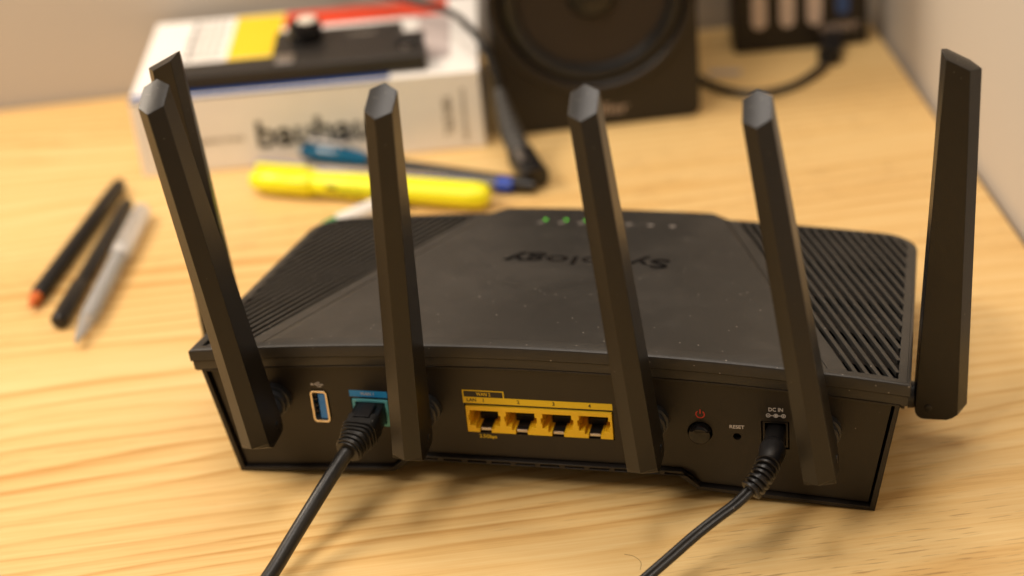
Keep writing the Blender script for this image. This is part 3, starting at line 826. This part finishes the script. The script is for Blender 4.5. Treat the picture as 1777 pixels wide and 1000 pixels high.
xl(e, 'barrel', [(3.4, 38), (3.7, 45), (3.8, L_ - 8), (2.8, L_ - 1), (0.6, L_)], M_BLACK)
xl(e, 'cap', [(1.5, 0), (4.0, 3), (5.8, 14), (5.6, 26), (4.4, 38), (4.0, 42)], M_TEALP, 1.0, 1.05)
MB().box(6, 30, -1.6, 1.6, 6.8, 8.4).build('clip', M_STEEL, e, bevel=0.7)
# left group
M_OR = mat('orange_plastic', (0.60, 0.13, 0.02), 0.4)
e, L_ = pen_along('fineliner_pen', (-198.5, 771, 4.2), (-168.5, 889, 4.2), 'black pen with an orange tip, leftmost of the three pens', 'pen', 'three loose pens at the left of the desk')
xl(e, 'barrel', [(3.2, 6), (4.0, 8), (4.1, L_ - 14), (3.7, L_ - 2), (1.0, L_)], M_BLACK)
xl(e, 'tip', [(0.4, -5), (0.6, -2), (2.4, 1), (3.1, 6.5)], M_OR)
xl(e, 'end_band', [(3.95, L_ - 3), (3.2, L_ + 1), (0.4, L_ + 2)], M_GLOSS)
e, L_ = pen_along('marker_pen', (-183.5, 749, 4.2), (-161.5, 867, 4.2), 'plain black pen in the middle, leaning against the clear pen', 'pen', 'three loose pens at the left of the desk')
xl(e, 'barrel', [(3.6, 20), (3.6, L_ - 8), (2.6, L_ - 1), (0.5, L_)], M_BLACK)
xl(e, 'cap', [(2.6, 0), (4.0, 1.5), (4.2, 6), (4.2, 34), (3.7, 35)], M_BLACK)
M_FROST = mat('frosted_plastic', (0.86, 0.84, 0.82), 0.20, trans=0.75)
e, L_ = pen_along('rollerball_pen', (-172.5, 728, 4.8), (-152.5, 854, 4.8), 'frosted clear pen, rightmost of the three pens', 'pen', 'three loose pens at the left of the desk')
xl(e, 'barrel', [(0.8, 0), (2.0, 6), (4.4, 22), (4.7, 40), (4.7, L_ - 44)], M_FROST)
xl(e, 'ink_tube', [(2.0, 22), (2.0, L_ - 40)], mat('grey_ink_tube', (0.28, 0.29, 0.30), 0.4), n=12)
xl(e, 'cap', [(4.9, L_ - 50), (5.3, L_ - 46), (5.2, L_ - 6), (3.5, L_)], mat('milky_plastic', (0.92, 0.90, 0.88), 0.25, trans=0.45))
MB().box(L_ - 44, L_ - 5, -1.4, 1.4, 5.4, 7.0).build('clip', M_FROST, e, bevel=0.6)
# white pen behind the router
e, L_ = pen_along('felt_tip_pen', (-58.5, 808.5, 5.4), (-21, 833, 5.4), 'short white marker with a green end, half hidden behind the router', 'pen')
xl(e, 'barrel', [(4.2, 6), (4.8, 9), (5.0, L_ - 2), (4, L_)], mat('white_plastic', (0.78, 0.76, 0.72), 0.3))
xl(e, 'end_plug', [(2.8, -1), (4.2, 0), (4.5, 6.5)], mat('green_plastic', (0.01, 0.28, 0.10), 0.35))

# speaker
M_SPK = mat('speaker_vinyl', (0.013, 0.0095, 0.007), 0.42, bump=0.2, bscale=1200)
M_CONE = mat('speaker_cone', (0.026, 0.018, 0.013), 0.5)
SP = empty('speaker', (36, 901, 0), radians(-0.6)); tag(SP, 'black bookshelf loudspeaker with a round woofer, standing right of the book', 'speaker')
V, F = tess_prism([rrect(0, 109, 0.3, 190, 6, 5), circ(54.5, 75, 51.8, 48)], 0, 4)
mk('front_baffle', V, F, M_SPK, SP)
MB().box(0.4, 108.6, 4.01, 104, 0.3, 189.6).build('cabinet', M_SPK, SP, bevel=2)
V, F = lathe([(55.5, 0.0), (55.5, -1.6), (54.6, -2.4), (50.5, -2.2), (49.0, -0.5), (48.5, 2.5)], 'y', 56, (54.5, 0, 75)); F = F[:-2]
mk('trim_ring', V, F, M_SPK, SP, smooth='angle')
V, F = lathe([(48.6, 2.6), (47, -0.6), (44, -1.8), (41, -0.6), (39.4, 2.8)], 'y', 56, (54.5, 0, 75)); F = F[:-2]
mk('surround', V, F, M_RUBBER, SP, smooth='angle')
V, F = lathe([(39.4, 2.8), (30, 3.3), (20, 3.7), (13.5, 3.8)], 'y', 56, (54.5, 0, 75)); F = F[:-2]
mk('cone', V, F, M_CONE, SP, smooth='angle')
V, F = lathe([(13.6, 3.85), (12.5, 1.5), (8, -1.2), (0.3, -2.4)], 'y', 40, (54.5, 0, 75))
mk('dust_cap', V, F, M_RUBBER, SP, smooth='angle')
V, F = lathe([(20, 0), (20, -1.4), (14, -0.6), (9, -2), (0.3, -2.8)], 'y', 36, (54.5, 0, 158)); mk('tweeter', V, F, M_SPK, SP, smooth='angle')
text('badge_lettering', 'Edifier', 8.5, (56, -0.06, 9.8), FR, mat('badge_grey', (0.42, 0.33, 0.27), 0.5), SP, 0.04, width=27, bold=0.1)

# usb hub
HB = empty('usb_hub', (178, 975, 0), radians(-4.0)); tag(HB, 'small black multi-port hub with white switches, standing by the wall corner', 'usb hub')
MB().box(0, 77, 0, 26, 0.0, 46).build('case', M_SPK, HB, bevel=2.0)
for x in (14.5, 30.5, 46):
    mk('switch', *tess_prism([rrect(x - 4.2, x + 4.2, 15, 36, 4.0, 5)], -1.6, 0.2), mat('ivory_plastic', (0.62, 0.50, 0.42), 0.4) if x < 15 else bpy.data.materials['ivory_plastic'], HB, bevel=0.5)
mk('indicator_light', *tess_prism([rrect(58.5, 66, 20, 38, 2.0, 4)], -0.6, 0.2), mat('blue_indicator', (0.02, 0.07, 0.22), 0.3), HB)
text('badge_lettering', 'SABRENT', 6, (60, -0.12, 12.0), FR, bpy.data.materials['badge_grey'], HB, 0.05, width=23, bold=0.25)
HC = empty('hub_cable', (230, 955, 0)); tag(HC, 'black cable plugged in front of the hub, looping towards the speaker', 'cable')
o3 = (230, 955, 0)
V, F = sweep([Vector(p) for p in rel([(238, 981, 6), (233, 965, 6), (226, 945, 5.5)], o3)], lambda i, t: ring_sec(6.4, 4.6, 16, 4)); mk('plug_body', V, F, M_BLACK, HC, smooth='angle')
tube('cable_jacket', catmull(rel([(228, 950, 5.5), (218, 934, 4), (202, 920, 2.6), (185, 913.5, 2.4), (170, 917, 2.4), (158, 930, 2.4), (150, 950, 2.4), (148, 980, 2.4)], o3), 8), 2.3, M_RUBBER, HC, 12)
V, F = sweep([Vector(p) for p in rel([(240, 983.5, 6), (238.6, 979, 6)], o3)], lambda i, t: ring_sec(4.5, 2.2, 12, 5)); mk('metal_contact', V, F, M_STEEL, HC, smooth='angle')
tg = MB().box(-9, 9, -3, 3, 0, 0.6).build('cable_tag', mat('grey_tag', (0.50, 0.42, 0.36), 0.4)); tg.location = (0.168, 0.951, 0.0003); tg.rotation_euler = (0, 0, radians(-12))
tag(tg, 'small pale grey tag lying flat on the desk beside the speaker', 'tag')

# a stray hair on the desk
hp = catmull([(rx, ry, 0.12) for rx, ry in ((51.3, 533.9), (54.6, 531.9), (56.6, 528.1), (55.7, 523.6))], 8)
hr = tube('hair', rel(hp, (50, 525, 0)), 0.05, mat('hair_brown', (0.10, 0.05, 0.02), 0.5), None, 6)
hr.location = (0.050, 0.525, 0); tag(hr, 'single stray curved hair on the desk near the power cable', 'hair')
